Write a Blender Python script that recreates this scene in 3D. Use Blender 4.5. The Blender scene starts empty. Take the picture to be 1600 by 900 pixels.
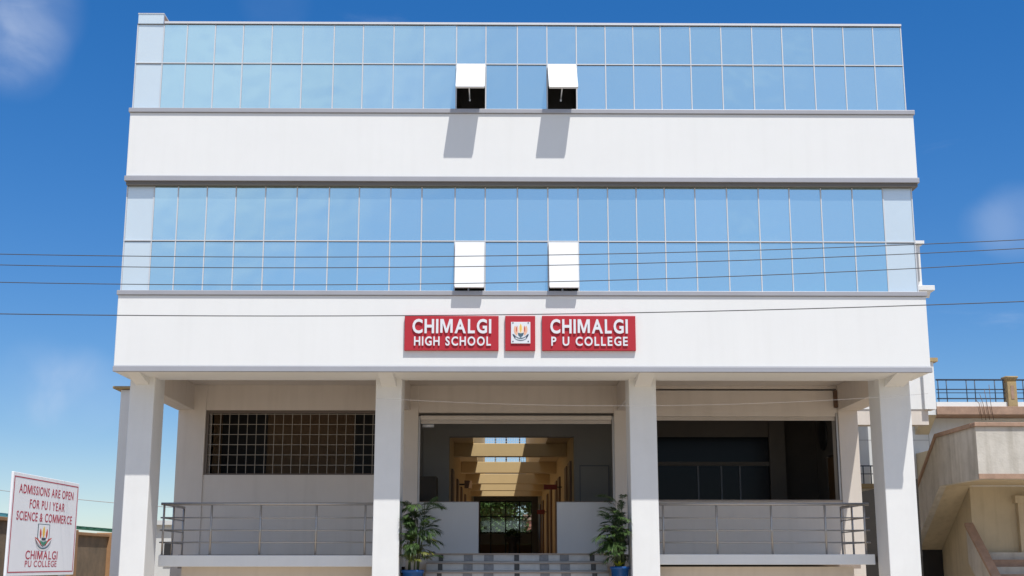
import bpy, bmesh, math, random
from mathutils import Vector, Matrix
random.seed(7)
R = math.radians
scene = bpy.context.scene
COL = scene.collection

# ------------------------------------------------------------------ camera
cam_d = bpy.data.cameras.new('camera'); cam = bpy.data.objects.new('camera', cam_d); COL.objects.link(cam)
PITCH, YAW = 0.21086, -0.0094157
fwd = Vector((-math.sin(YAW)*math.cos(PITCH), math.cos(YAW)*math.cos(PITCH), math.sin(PITCH)))
rgt = Vector((math.cos(YAW), math.sin(YAW), 0)); upv = rgt.cross(fwd)
cam.matrix_world = Matrix(((rgt.x, upv.x, -fwd.x, -0.3933), (rgt.y, upv.y, -fwd.y, -21.535), (rgt.z, upv.z, -fwd.z, 1.6), (0, 0, 0, 1)))
cam_d.sensor_width = 36; cam_d.lens = 2009.07/1600*36; cam_d.clip_start = .1; cam_d.clip_end = 6000
scene.camera = cam

# ------------------------------------------------------------------ sky, sun, exposure
SUN_EL, SUN_AZ = R(64.2), R(24.2)            # azimuth to the right of the direction the facade faces
sdir = Vector((math.sin(SUN_AZ)*math.cos(SUN_EL), -math.cos(SUN_AZ)*math.cos(SUN_EL), math.sin(SUN_EL)))
world = bpy.data.worlds.new('World'); scene.world = world; world.use_nodes = True
nt = world.node_tree; nt.nodes.clear()
def N(t, **k):
    n = nt.nodes.new(t)
    for a, b in k.items(): setattr(n, a, b)
    return n
out = N('ShaderNodeOutputWorld'); bg = N('ShaderNodeBackground'); sky = N('ShaderNodeTexSky', sky_type='NISHITA')
sky.sun_disc = False; sky.sun_elevation = SUN_EL
sky.sun_rotation = math.atan2(sdir.x, sdir.y)
sky.altitude = 0; sky.air_density = 1.0; sky.dust_density = 0; sky.ozone_density = 7.0
hsv = N('ShaderNodeHueSaturation'); hsv.inputs['Saturation'].default_value = 1.48; hsv.inputs['Value'].default_value = 1.23; hsv.inputs['Hue'].default_value = .511
gam = N('ShaderNodeGamma'); gam.inputs[1].default_value = .75
nt.links.new(sky.outputs[0], gam.inputs[0]); nt.links.new(gam.outputs[0], hsv.inputs['Color'])
# thin wispy cloud: faint streaks over the whole sky and a few thicker drifts
tc = N('ShaderNodeTexCoord'); mp = N('ShaderNodeMapping'); mp.inputs['Scale'].default_value = (1.0, 1.0, 3.2); mp.inputs['Location'].default_value = (12.8, 4.9, 6.9)
nt.links.new(tc.outputs['Generated'], mp.inputs['Vector'])
nz = N('ShaderNodeTexNoise'); nz.inputs['Scale'].default_value = 4.5; nz.inputs['Detail'].default_value = 8; nz.inputs['Roughness'].default_value = .58; nz.inputs['Distortion'].default_value = .5
nt.links.new(mp.outputs[0], nz.inputs['Vector'])
def M(op, a, b=None):
    n = N('ShaderNodeMath', operation=op)
    for k, v in ((0, a), (1, b)):
        if v is None: continue
        if isinstance(v, (int, float)): n.inputs[k].default_value = v
        else: nt.links.new(v, n.inputs[k])
    return n.outputs[0]
def rng(v, a, b, c, d, smooth=True):
    n = N('ShaderNodeMapRange'); n.interpolation_type = 'SMOOTHSTEP' if smooth else 'LINEAR'
    nt.links.new(v, n.inputs['Value'])
    for k, x in zip((1, 2, 3, 4), (a, b, c, d)): n.inputs[k].default_value = x
    return n.outputs[0]
streaks = rng(nz.outputs['Fac'], .60, .85, 0, .35)
nz2 = N('ShaderNodeTexNoise'); nz2.inputs['Scale'].default_value = 15; nz2.inputs['Detail'].default_value = 6; nz2.inputs['Distortion'].default_value = .6; nt.links.new(tc.outputs['Generated'], nz2.inputs['Vector'])
body = rng(nz2.outputs['Fac'], .32, .66, .3, 1); soft = rng(nz.outputs['Fac'], .25, .65, .45, 1)
def pixdir(px, py): return (fwd*2009+rgt*(px-800)+upv*(450-py)).normalized()
drifts = [(pixdir(0, 5), 3.6, .30), (pixdir(25, 75), 2.4, .2), (pixdir(120, 614), 2.3, .22), (pixdir(60, 600), 2.2, .16), (pixdir(170, 618), 1.8, .14), (pixdir(1585, 347), 1.9, .15), (pixdir(1545, 352), 1.4, .08), (pixdir(430, 0), 1.8, .08),
          (Vector((-.32, -.88, .48)).normalized(), 20, .62), (Vector((-.36, -.93, .22)).normalized(), 9, .2), (Vector((.42, -.84, .36)).normalized(), 9, .30), (Vector((.1, -.8, .62)).normalized(), 16, .3), (Vector((.8, .3, .5)).normalized(), 12, .4), (Vector((-.8, .1, .45)).normalized(), 12, .4)]
cover = streaks
for d, rad, st in drifts:
    vm = N('ShaderNodeVectorMath', operation='DOT_PRODUCT'); nt.links.new(tc.outputs['Generated'], vm.inputs[0]); vm.inputs[1].default_value = d
    m_ = rng(vm.outputs['Value'], math.cos(R(rad)), math.cos(R(rad*.1)), 0, st)
    cover = M('ADD', cover, M('MULTIPLY', m_, soft if rad > 8 else body))
# whitish veil of haze round the sun
vm = N('ShaderNodeVectorMath', operation='DOT_PRODUCT'); nt.links.new(tc.outputs['Generated'], vm.inputs[0]); vm.inputs[1].default_value = sdir
cover = M('ADD', cover, rng(vm.outputs['Value'], .10, .95, 0, .55))
sx = N('ShaderNodeSeparateXYZ'); nt.links.new(tc.outputs['Generated'], sx.inputs[0])
cover = M('ADD', cover, rng(sx.outputs['Z'], .0, .12, .12, 0))      # paler air towards the horizon
cover = M('MINIMUM', cover, .9)
mx = N('ShaderNodeMix', data_type='RGBA')
nt.links.new(cover, mx.inputs[0]); nt.links.new(hsv.outputs[0], mx.inputs[6]); mx.inputs[7].default_value = (4.5, 5.15, 6.3, 1)
nt.links.new(mx.outputs[2], bg.inputs['Color']); bg.inputs['Strength'].default_value = .10
nt.links.new(bg.outputs[0], out.inputs['Surface'])

sun_d = bpy.data.lights.new('sun', 'SUN'); sun = bpy.data.objects.new('sun', sun_d); COL.objects.link(sun)
sun_d.energy = 3.25; sun_d.angle = R(.5); sun_d.color = (1, .965, .90)
sun.rotation_euler = sdir.to_track_quat('Z', 'Y').to_euler(); sun.location = (20, -40, 60)
scene.view_settings.view_transform = 'Standard'; scene.view_settings.look = 'None'
scene.view_settings.gamma = 1; scene.view_settings.use_curve_mapping = False
scene.view_settings.exposure = .54

# ------------------------------------------------------------------ materials
MATS = {}
def mat(name, col, rough=.6, metal=0, var=0, vscale=3, bump=0, bscale=40, streak=0, spec=.5, var2=None, coords='Object'):
    """plain colour with noise mottling, optional vertical dirt streaks and fine relief"""
    m = bpy.data.materials.new(name); m.use_nodes = True; t = m.node_tree; b = t.nodes['Principled BSDF']
    b.inputs['Base Color'].default_value = (*col, 1); b.inputs['Roughness'].default_value = rough
    b.inputs['Metallic'].default_value = metal; b.inputs['Specular IOR Level'].default_value = spec
    L = t.links.new
    geo = t.nodes.new('ShaderNodeNewGeometry')
    pos = geo.outputs['Position']
    last = None
    if var or var2:
        n = t.nodes.new('ShaderNodeTexNoise'); n.inputs['Scale'].default_value = vscale; n.inputs['Detail'].default_value = 6; n.inputs['Roughness'].default_value = .65
        L(pos, n.inputs['Vector'])
        r = t.nodes.new('ShaderNodeValToRGB'); r.color_ramp.elements[0].position = .3; r.color_ramp.elements[1].position = .7
        c2 = var2 if var2 else tuple(c*(1-var) for c in col)
        r.color_ramp.elements[0].color = (*c2, 1); r.color_ramp.elements[1].color = (*col, 1)
        L(n.outputs['Fac'], r.inputs[0]); last = r.outputs[0]
    if streak:
        mpn = t.nodes.new('ShaderNodeMapping'); mpn.inputs['Scale'].default_value = (5, 5, .35); L(pos, mpn.inputs['Vector'])
        n2 = t.nodes.new('ShaderNodeTexNoise'); n2.inputs['Scale'].default_value = 1.3; n2.inputs['Detail'].default_value = 5; L(mpn.outputs[0], n2.inputs['Vector'])
        r2 = t.nodes.new('ShaderNodeValToRGB'); r2.color_ramp.elements[0].position = .48; r2.color_ramp.elements[1].position = .75
        r2.color_ramp.elements[0].color = (1, 1, 1, 1); r2.color_ramp.elements[1].color = (1-streak, 1-streak*1.05, 1-streak*1.15, 1)
        L(n2.outputs['Fac'], r2.inputs[0])
        mm = t.nodes.new('ShaderNodeMix'); mm.data_type = 'RGBA'; mm.blend_type = 'MULTIPLY'; mm.inputs[0].default_value = 1
        if last is not None: L(last, mm.inputs[6])
        else: mm.inputs[6].default_value = (*col, 1)
        L(r2.outputs[0], mm.inputs[7]); last = mm.outputs[2]
    if last is not None: L(last, b.inputs['Base Color'])
    if bump:
        n3 = t.nodes.new('ShaderNodeTexNoise'); n3.inputs['Scale'].default_value = bscale; n3.inputs['Detail'].default_value = 4; L(pos, n3.inputs['Vector'])
        bp = t.nodes.new('ShaderNodeBump'); bp.inputs['Strength'].default_value = bump; bp.inputs['Distance'].default_value = .01
        L(n3.outputs['Fac'], bp.inputs['Height']); L(bp.outputs[0], b.inputs['Normal'])
    MATS[name] = m
    return m
white = mat('white_plaster', (.80, .80, .79), .75, var=.03, vscale=1.1, bump=.12, bscale=60, streak=.02)
whitecol = mat('white_column_paint', (.79, .79, .78), .7, var=.05, vscale=2.2, bump=.12, bscale=60, streak=.03)
porch = mat('porch_paint', (.70, .63, .56), .75, var=.05, vscale=1.6, bump=.1, bscale=50, streak=.06)
cream = mat('cream_paint', (.63, .47, .24), .75, var=.08, vscale=1.5)
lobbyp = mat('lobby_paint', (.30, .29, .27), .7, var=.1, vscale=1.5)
coping = mat('grey_coping_metal', (.40, .40, .43), .45, metal=.15, var=.08, vscale=2)
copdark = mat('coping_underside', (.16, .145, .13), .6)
alu = mat('aluminium', (.64, .65, .67), .5, metal=.2)
darkalu = mat('dark_gasket', (.13, .135, .15), .5); greyalu = mat('grey_gasket', (.30, .31, .34), .5, metal=.3)
steel = mat('brushed_steel', (.46, .43, .40), .38, metal=.7, var=.1, vscale=8)
grille = mat('grille_paint', (.33, .29, .24), .55)
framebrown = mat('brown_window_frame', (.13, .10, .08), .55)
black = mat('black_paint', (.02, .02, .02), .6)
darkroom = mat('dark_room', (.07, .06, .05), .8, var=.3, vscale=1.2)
curtain = mat('brown_curtain', (.26, .17, .10), .85, var=.25, vscale=2)
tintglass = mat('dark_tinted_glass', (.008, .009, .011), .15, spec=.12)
redp = mat('red_sign_panel', (.45, .013, .026), .6, var=.06, vscale=2)
letm = mat('silver_letter', (.80, .80, .82), .35, metal=.1)
letside = mat('letter_white', (.82, .82, .82), .4)
plate = mat('emblem_plate', (.74, .76, .80), .35)
c_red = mat('emblem_red', (.55, .06, .04), .5); c_cream = mat('emblem_cream', (.85, .72, .55), .5); c_gold = mat('emblem_gold', (.80, .50, .08), .5)
c_slate = mat('emblem_slate', (.07, .13, .17), .5); c_navy = mat('emblem_navy', (.03, .05, .09), .5); c_green = mat('emblem_green', (.05, .25, .16), .5); c_peach = mat('emblem_peach', (.80, .45, .30), .5)
boardw = mat('board_white', (.84, .84, .86), .5, var=.03, vscale=3); boardr = mat('board_red_print', (.42, .03, .06), .5)
marble = mat('white_marble', (.60, .58, .55), .35, var=.25, vscale=5); gmarble = mat('grey_granite', (.26, .255, .26), .35, var=.3, vscale=14); bgranite = mat('black_granite', (.045, .045, .05), .3, var=.3, vscale=20)
nosing = mat('brown_nosing', (.36, .29, .24), .5, var=.2, vscale=6)
potblue = mat('blue_pot', (.012, .10, .34), .35, var=.15, vscale=5)
soil = mat('potting_soil', (.05, .035, .025), .95)
tanwall = mat('tan_weathered_plaster', (.26, .19, .125), .9, var2=(.14, .11, .075), vscale=1.8, bump=.3, bscale=18)
tanpier = mat('ochre_pier', (.42, .24, .12), .85, var=.25, vscale=3)
terra = mat('terracotta_coping', (.43, .28, .20), .8, var=.3, vscale=5, bump=.3, bscale=30)
houseg = mat('house_grey_plaster', (.62, .585, .53), .85, var2=(.47, .44, .39), vscale=2.2, bump=.4, bscale=25, streak=.22)
housew = mat('house_pale_wall', (.78, .80, .80), .8, var=.08, vscale=1.2, streak=.08)
housec = mat('house_cream_wall', (.60, .51, .36), .85, var=.15, vscale=1.5, streak=.15)
ochre = mat('ochre_stone', (.44, .32, .16), .8, var=.25, vscale=6, bump=.3, bscale=30)
railblk = mat('dark_rail_paint', (.04, .05, .07), .5)
cable = mat('black_cable', (.06, .06, .065), .6)
greycable = mat('grey_cable', (.35, .32, .30), .6)
rust = mat('rusty_bar', (.14, .08, .05), .8)
shadeb = mat('painted_shade_sheet', (.022, .018, .015), .7, var=.35, vscale=3)  # near-black colour stands in for shade in the passage and under the stair
doorb = mat('brown_door', (.16, .085, .035), .5, var=.2, vscale=4)
redsign = mat('dull_red_board', (.20, .03, .02), .6)
greenroof = mat('green_sheet_roof', (.035, .13, .075), .5, var=.2, vscale=2)
tealroof = mat('teal_sheet_roof', (.07, .25, .30), .5, var=.2, vscale=2)
brick = mat('pink_brick', (.45, .20, .14), .85, var=.2, vscale=2)
farw = mat('far_pale_wall', (.62, .62, .60), .85, var=.1, vscale=1)
bark = mat('bark', (.10, .075, .05), .9, var=.3, vscale=6)
panelw = mat('corner_panel', (.72, .81, .85), .28, metal=.35, var=.05, vscale=1.2, spec=.6)
sashw = mat('white_sash_panel', (.80, .81, .82), .12, var=.05, vscale=1.5, spec=.6)  # opaque near-white colour for the open sashes

def leafmat(name, a, b, trans=.25):
    m = bpy.data.materials.new(name); m.use_nodes = True; t = m.node_tree; p = t.nodes['Principled BSDF']
    n = t.nodes.new('ShaderNodeTexNoise'); n.inputs['Scale'].default_value = 9; g = t.nodes.new('ShaderNodeNewGeometry'); t.links.new(g.outputs['Position'], n.inputs['Vector'])
    r = t.nodes.new('ShaderNodeValToRGB'); r.color_ramp.elements[0].position = .35; r.color_ramp.elements[1].position = .65
    r.color_ramp.elements[0].color = (*a, 1); r.color_ramp.elements[1].color = (*b, 1); t.links.new(n.outputs['Fac'], r.inputs[0]); t.links.new(r.outputs[0], p.inputs['Base Color'])
    p.inputs['Roughness'].default_value = .5; p.inputs['Specular IOR Level'].default_value = .3
    return m
palmleaf = leafmat('palm_leaf', (.03, .062, .018), (.065, .115, .03)); limeleaf = leafmat('lime_leaf', (.16, .22, .02), (.28, .30, .03)); oldleaf = leafmat('yellowing_leaf', (.09, .11, .02), (.20, .19, .04))
treeleaf = leafmat('tree_leaf', (.04, .085, .02), (.10, .15, .03)); cane = mat('palm_cane', (.09, .12, .05), .6, var=.3, vscale=12)

# mirror-coated blue curtain-wall glass: slight waviness so each pane bends the reflected sky differently
def glassmat():
    m = bpy.data.materials.new('blue_mirror_glass'); m.use_nodes = True; t = m.node_tree; b = t.nodes['Principled BSDF']; L = t.links.new
    g = t.nodes.new('ShaderNodeNewGeometry'); oi = t.nodes.new('ShaderNodeObjectInfo')
    r = t.nodes.new('ShaderNodeValToRGB'); r.color_ramp.elements[0].color = (.60, .83, .86, 1); r.color_ramp.elements[1].color = (.66, .88, .91, 1)
    L(oi.outputs['Random'], r.inputs[0]); L(r.outputs[0], b.inputs['Base Color'])
    b.inputs['Metallic'].default_value = .88; b.inputs['Roughness'].default_value = .05
    n = t.nodes.new('ShaderNodeTexNoise'); n.inputs['Scale'].default_value = 2.2; n.inputs['Detail'].default_value = 1; L(g.outputs['Position'], n.inputs['Vector'])
    bp = t.nodes.new('ShaderNodeBump'); bp.inputs['Strength'].default_value = .25; bp.inputs['Distance'].default_value = .02; L(n.outputs['Fac'], bp.inputs['Height']); L(bp.outputs[0], b.inputs['Normal'])
    return m
mirror = glassmat()
clear = bpy.data.materials.new('clear_glass'); clear.use_nodes = True
_t = clear.node_tree; _t.nodes.clear(); _o = _t.nodes.new('ShaderNodeOutputMaterial'); _mx = _t.nodes.new('ShaderNodeMixShader'); _tr = _t.nodes.new('ShaderNodeBsdfTransparent'); _gl = _t.nodes.new('ShaderNodeBsdfGlossy')
_tr.inputs[0].default_value = (.86, .9, .9, 1); _gl.inputs['Roughness'].default_value = .04; _mx.inputs[0].default_value = .07
_t.links.new(_tr.outputs[0], _mx.inputs[1]); _t.links.new(_gl.outputs[0], _mx.inputs[2]); _t.links.new(_mx.outputs[0], _o.inputs[0])

# ------------------------------------------------------------------ builders
def worldloc(o):
    v = Vector((0, 0, 0))
    while o: v += o.location; o = o.parent
    return v
def link(name, me, m, parent=None, origin=(0, 0, 0)):
    o = bpy.data.objects.new(name, me); COL.objects.link(o)
    if m and not me.materials: me.materials.append(m)
    o.location = Vector(origin) - (worldloc(parent) if parent else Vector((0, 0, 0))); o.parent = parent
    return o
def meshobj(name, verts, faces, m, parent=None, smooth=False):
    c = Vector((0, 0, 0))
    for v in verts: c += Vector(v)
    c /= len(verts)
    me = bpy.data.meshes.new(name); me.from_pydata([tuple(Vector(v)-c) for v in verts], [], faces)
    bm = bmesh.new(); bm.from_mesh(me); bmesh.ops.recalc_face_normals(bm, faces=bm.faces); bm.to_mesh(me); bm.free()
    if smooth:
        for p in me.polygons: p.use_smooth = True
    return link(name, me, m, parent, c)
BF = [(0, 3, 2, 1), (4, 5, 6, 7), (0, 1, 5, 4), (1, 2, 6, 5), (2, 3, 7, 6), (3, 0, 4, 7)]
def box(name, x0, x1, y0, y1, z0, z1, m, parent=None, bevel=0):
    v = [(x0, y0, z0), (x1, y0, z0), (x1, y1, z0), (x0, y1, z0), (x0, y0, z1), (x1, y0, z1), (x1, y1, z1), (x0, y1, z1)]
    o = meshobj(name, v, BF, m, parent)
    if bevel:
        b = o.modifiers.new('bevel', 'BEVEL'); b.width = bevel; b.segments = 2; b.limit_method = 'ANGLE'
    return o
def multi(name, boxes, m, parent=None):
    V, F = [], []
    for (x0, x1, y0, y1, z0, z1) in boxes:
        k = len(V); V += [(x0, y0, z0), (x1, y0, z0), (x1, y1, z0), (x0, y1, z0), (x0, y0, z1), (x1, y0, z1), (x1, y1, z1), (x0, y1, z1)]
        F += [tuple(i+k for i in f) for f in BF]
    return meshobj(name, V, F, m, parent)
def prism_x(name, prof, x0, x1, m, parent=None):      # profile in (y,z), extruded along x
    n = len(prof); V = [(x0, y, z) for y, z in prof]+[(x1, y, z) for y, z in prof]
    F = [tuple(range(n)), tuple(range(n, 2*n))]+[(i, (i+1) % n, n+(i+1) % n, n+i) for i in range(n)]
    return meshobj(name, V, F, m, parent)
def tube(name, pts, r, m, parent=None, seg=8, radii=None):
    pts = [Vector(p) for p in pts]; V, F = [], []
    for i, p in enumerate(pts):
        d = (pts[min(i+1, len(pts)-1)]-pts[max(i-1, 0)]).normalized()
        a = d.cross(Vector((0, 0, 1)) if abs(d.z) < .9 else Vector((1, 0, 0))).normalized(); b = d.cross(a)
        rr = radii[i] if radii else r
        for k in range(seg):
            t = 2*math.pi*k/seg; V.append(p+a*math.cos(t)*rr+b*math.sin(t)*rr)
    for i in range(len(pts)-1):
        for k in range(seg):
            F.append((i*seg+k, i*seg+(k+1) % seg, (i+1)*seg+(k+1) % seg, (i+1)*seg+k))
    F.append(tuple(range(seg))); F.append(tuple(range((len(pts)-1)*seg, len(pts)*seg)))
    return meshobj(name, V, F, m, parent, smooth=True)
def lathe(name, prof, c, m, parent=None, seg=28):
    V, F = [], []; n = len(prof)
    for k in range(seg):
        t = 2*math.pi*k/seg
        for r, z in prof: V.append((c[0]+r*math.cos(t), c[1]+r*math.sin(t), c[2]+z))
    for k in range(seg):
        for i in range(n-1):
            a = k*n+i; b = ((k+1) % seg)*n+i; F.append((a, b, b+1, a+1))
    return meshobj(name, V, F, m, parent, smooth=True)
def tag(o, label=None, cat=None, group=None, kind=None):
    if label: o['label'] = label
    if cat: o['category'] = cat
    if group: o['group'] = group
    if kind: o['kind'] = kind
    return o
def empty(name, loc, label, cat, group=None):
    o = bpy.data.objects.new(name, None); COL.objects.link(o); o.location = loc; o.empty_display_size = .2
    return tag(o, label, cat, group)
def flat(name, pts, frame, m, parent, t=.002, off=0):  # a thin plate cut to an outline, in a (origin, e1, e2, normal) frame
    o, e1, e2, n = frame; k = len(pts)
    V = [o+e1*u+e2*v+n*off for u, v in pts]+[o+e1*u+e2*v+n*(off+t) for u, v in pts]
    F = [tuple(range(k)), tuple(range(k, 2*k))]+[(i, (i+1) % k, k+(i+1) % k, k+i) for i in range(k)]
    return meshobj(name, V, F, m, parent)
_gc = {}
def glyph(ch, bold):
    key = (ch, bold)
    if ch == 'M' and key not in _gc:
        c = max(v.y for v in glyph('H', bold)[0]); k_ = .075+bold
        ol = [(0, 0), (0, c), (k_*2.1, c), (.41, .30*c), (.82-k_*2.1, c), (.82, c), (.82, 0), (.82-k_*1.5, 0), (.82-k_*1.5, .70*c), (.41+k_*.65, 0), (.41-k_*.65, 0), (k_*1.5, .70*c), (k_*1.5, 0)]
        n = len(ol); vs = [Vector((x, y, 0)) for x, y in ol]+[Vector((x, y, 1)) for x, y in ol]
        _gc[key] = (vs, [tuple(range(n)), tuple(range(n, 2*n))]+[(i, (i+1) % n, n+(i+1) % n, n+i) for i in range(n)], .82)
    if key not in _gc:
        cu = bpy.data.curves.new('glyph', 'FONT'); cu.body = ch; cu.size = 1; cu.extrude = .5; cu.offset = bold; cu.resolution_u = 4
        o = bpy.data.objects.new('glyph', cu); COL.objects.link(o)
        dg = bpy.context.evaluated_depsgraph_get(); me = o.evaluated_get(dg).to_mesh()
        vs = [v.co.copy() for v in me.vertices]; fs = [tuple(p.vertices) for p in me.polygons]
        o.evaluated_get(dg).to_mesh_clear(); bpy.data.objects.remove(o); bpy.data.curves.remove(cu)
        x0 = min(v.x for v in vs); x1 = max(v.x for v in vs)
        _gc[key] = ([Vector((v.x-x0, v.y, v.z+.5)) for v in vs], fs, x1-x0)
    return _gc[key]
def lettering(text, frame, u0, u1, v0, h, t, m, parent, off=0, bold=.022, gap=.13, space=.32, joined=False, name='letter'):
    """raised letters between u0 and u1, cap height h, each letter its own mesh unless joined"""
    o, e1, e2, n = frame; cap = max(v.y for v in glyph('H', bold)[0]); pen = 0; items = []
    for ch in text:
        if ch == ' ': pen += space; continue
        g = glyph(ch, bold); items.append((g, pen)); pen += g[2]+gap
    w = pen-gap; sx = (u1-u0)/w; sy = h/cap; JV, JF = [], []
    for g, px in items:
        V = [o+e1*(u0+(px+v.x)*sx)+e2*(v0+v.y*sy)+n*(off+v.z*t) for v in g[0]]
        if joined: k = len(JV); JV += V; JF += [tuple(i+k for i in f) for f in g[1]]
        else: meshobj(name, V, g[1], m, parent)
    if joined: return meshobj(name, JV, JF, m, parent)

# ------------------------------------------------------------------ the ground
gm = mat('yard_earth', (.44, .365, .265), .95, var2=(.33, .265, .19), vscale=.8, bump=.3, bscale=12)
tag(meshobj('ground', [(-1500, -1500, 0), (1500, -1500, 0), (1500, 1500, 0), (-1500, 1500, 0)], [(0, 1, 2, 3)], gm), kind='structure')
asph = mat('road_asphalt', (.06, .06, .06), .9, var=.3, vscale=5, bump=.3, bscale=60)
tag(meshobj('road', [(-300, -30, .004), (300, -30, .004), (300, -17, .004), (-300, -17, .004)], [(0, 1, 2, 3)], asph), kind='structure')

# ------------------------------------------------------------------ the school building
S = empty('school_building', (0, 3, 0), 'white three storey school building with two bands of blue mirror glass', 'building')
XL, XR = -6.91, 6.91
BACK = 6.8; UPB = 6.3
# two white fascia bands with grey metal copings
box('fascia_band', XL, XR, 0, 1.06, 4.85, 6.075, white, S, .012)
box('coping', XL-.005, XR+.02, -.025, .05, 4.758, 4.8485, coping, S, .006)
box('soffit', XL+.002, XR-.002, .0505, 1.062, 4.764, 4.8485, white, S)
box('coping', XL-.02, XR+.02, -.03, .30, 6.0765, 6.155, coping, S, .006)
box('fascia_band', XL, XR, 0, .5, 8.19, 9.355, white, S, .012)
box('coping', XL-.02, XR+.02, -.03, .30, 8.10, 8.1885, coping, S, .006)
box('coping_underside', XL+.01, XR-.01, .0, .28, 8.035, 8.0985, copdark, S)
box('coping', XL-.02, XR+.02, -.03, .30, 9.3565, 9.435, coping, S, .006)
# floor slabs, roof, side and rear walls close the upper storeys
box('floor_slab', XL+.03, XR-.03, 1.063, UPB, 5.06, 5.25, porch, S)
box('floor_slab', XL+.03, XR-.03, .502, UPB, 8.2, 8.4, porch, S)
box('roof_slab', XL+.05, XR-.11, .19, UPB, 10.85, 11.0, porch, S)
box('side_wall', XL+.005, XL+.22, 1.07, UPB, 5.252, 10.848, white, S)
box('side_wall', XR-.22, XR-.13, .19, UPB, 6.2, 10.848, white, S)
box('side_wall', XR-.22, XR-.005, 1.07, UPB, 5.252, 8.198, white, S)
box('rear_wall', XL+.222, XR-.222, UPB-.2, UPB-.002, 5.252, 10.848, white, S)
box('lean_to_slab', XL+.03, XR-.03, UPB+.002, BACK, 5.06, 5.2, porch, S)
# curtain wall: panes, mullions, transoms
MX = [-6.897, -6.426, -6.008, -5.506, -5.002, -4.488, -3.938, -3.377, -2.854, -2.306, -1.763, -1.183, -.657, -.094, .436, .963, 1.482, 1.981, 2.475, 3.01, 3.566, 4.122, 4.662, 5.217, 5.769, 6.307, 6.815]
GY = .10
OPEN = (11, 14)
box('backing_wall', XL+.24, -1.21, .22, .26, 6.16, 8.09, black, S); box('backing_wall', .99, XR-.24, .22, .26, 6.16, 8.09, black, S)
box('backing_wall', -.63, .41, .22, .26, 6.16, 8.09, black, S)
box('backing_wall', XL+.24, -1.21, .22, .26, 9.44, 10.84, black, S); box('backing_wall', .99, XR-.24, .22, .26, 9.44, 10.84, black, S)
box('backing_wall', -.63, .41, .22, .26, 9.44, 10.84, black, S)
for (zb, zm, zt) in ((6.16, 7.055, 8.03), (9.44, 10.315, 11.05)):
    for i in range(26):
        x0, x1 = MX[i]+.012, MX[i+1]-.012
        for row, (a, b) in enumerate(((zb, zm-.012), (zm+.012, zt))):
            if row == 0 and i in OPEN: continue
            end = i == 0 or (i == 25 and zb < 9)
            o = box('glass_panel' if not end else 'corner_panel', x0, x1, GY, GY+.03, a, b, panelw if end else mirror, S)
            o.rotation_euler = (R(random.gauss(0, .2)), 0, R(random.gauss(0, .25)))
    for i, x in enumerate(MX):
        box('mullion', x-.0095, x+.0095, GY-.012, GY+.1, zb, zt, alu, S)
        box('gasket', x+.0098, x+.0118, GY-.004, GY+.05, zb+.001, zt-.001, greyalu, S)
    box('transom', MX[0]-.01, MX[-1]+.01, GY-.016, GY+.095, zm-.006, zm+.0115, alu, S)
    box('gasket', MX[0]-.008, MX[-1]+.008, GY-.009, GY+.09, zm-.019, zm-.0065, darkalu, S)
box('parapet_cap', -6.42, MX[-1]+.012, GY-.03, .32, 11.065, 11.105, alu, S)
box('gasket', MX[0]-.01, MX[-1]+.01, GY-.02, .3, 11.051, 11.064, darkalu, S)
# the little raised corner of the parapet
box('parapet_corner_panel', MX[0], -6.445, GY-.01, GY+.03, 11.067, 11.25, panelw, S)
box('parapet_corner_block', MX[0]+.01, -6.45, GY+.031, .62, 11.067, 11.243, terra, S)
box('parapet_corner_cap', MX[0]-.008, -6.437, GY-.02, .64, 11.2515, 11.265, alu, S)
# glazed returns at the two ends
for x0, x1 in ((MX[0]-.004, MX[0]+.014), (MX[-1]-.014, MX[-1]+.004)):
    box('glass_return', x0, x1, GY+.101, 1.05, 6.17, 8.025, panelw, S); box('glass_return', x0, x1, GY+.101, 1.05, 9.45, 11.045, panelw, S)
# top-hung windows standing open: sash, frame and stay, the opening dark behind
def open_window(i, ztop, zb, ang):
    x0, x1 = MX[i]+.02, MX[i+1]-.02; L = ztop-zb-.02; ca, sa = math.cos(R(ang)), math.sin(R(ang)); y0 = GY-.02
    def P(x, s, d): return (x, y0-s*sa-d*ca, ztop-s*ca+d*sa)     # s down the sash, d outward
    def slab(name, xa, xb, s0, s1, d0, d1, m, par):
        v = [P(xa, s0, d0), P(xb, s0, d0), P(xb, s0, d1), P(xa, s0, d1), P(xa, s1, d0), P(xb, s1, d0), P(xb, s1, d1), P(xa, s1, d1)]
        return meshobj(name, v, BF, m, par)
    sash = slab('open_window', x0, x1, .01, L, 0, .02, sashw, S)
    slab('sash_edge', x0-.004, x1+.004, L+.0005, L+.018, -.012, .024, alu, sash)
    slab('sash_edge', x0-.010, x0-.0005, .01, L, -.012, .024, alu, sash); slab('sash_edge', x1+.0005, x1+.010, .01, L, -.012, .024, alu, sash)
    xm = (x0+x1)/2-.02
    tube('window_stay', [(xm, GY+.05, zb+.22 if ang > 30 else zb+.05), P(xm, L*.93, -.02)], .009, letside, sash)
    box('handle', xm-.015, xm+.015, GY+.03, GY+.06, (zb+.2 if ang > 30 else zb+.03), (zb+.235 if ang > 30 else zb+.06), letside, sash)
    box('window_reveal', x0-.004, x1+.004, GY+.02, GY+.12, zb, zb+.02, alu, S)
for i in OPEN:
    open_window(i, 10.30, 9.44, 41); open_window(i, 7.04, 6.16, 13.5)
box('dark_back_sheet', -1.22, 1.0, .9, .95, 6.2, 10.8, darkroom, S)  # dark sheet painting in the unlit interior behind the open windows
for x in (-1.21, -.66, .41, .97): box('dark_recess_side', x, x+.03, .262, .9, 6.2, 10.8, darkroom, S)  # dark sides of the same painted-in recess

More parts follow.
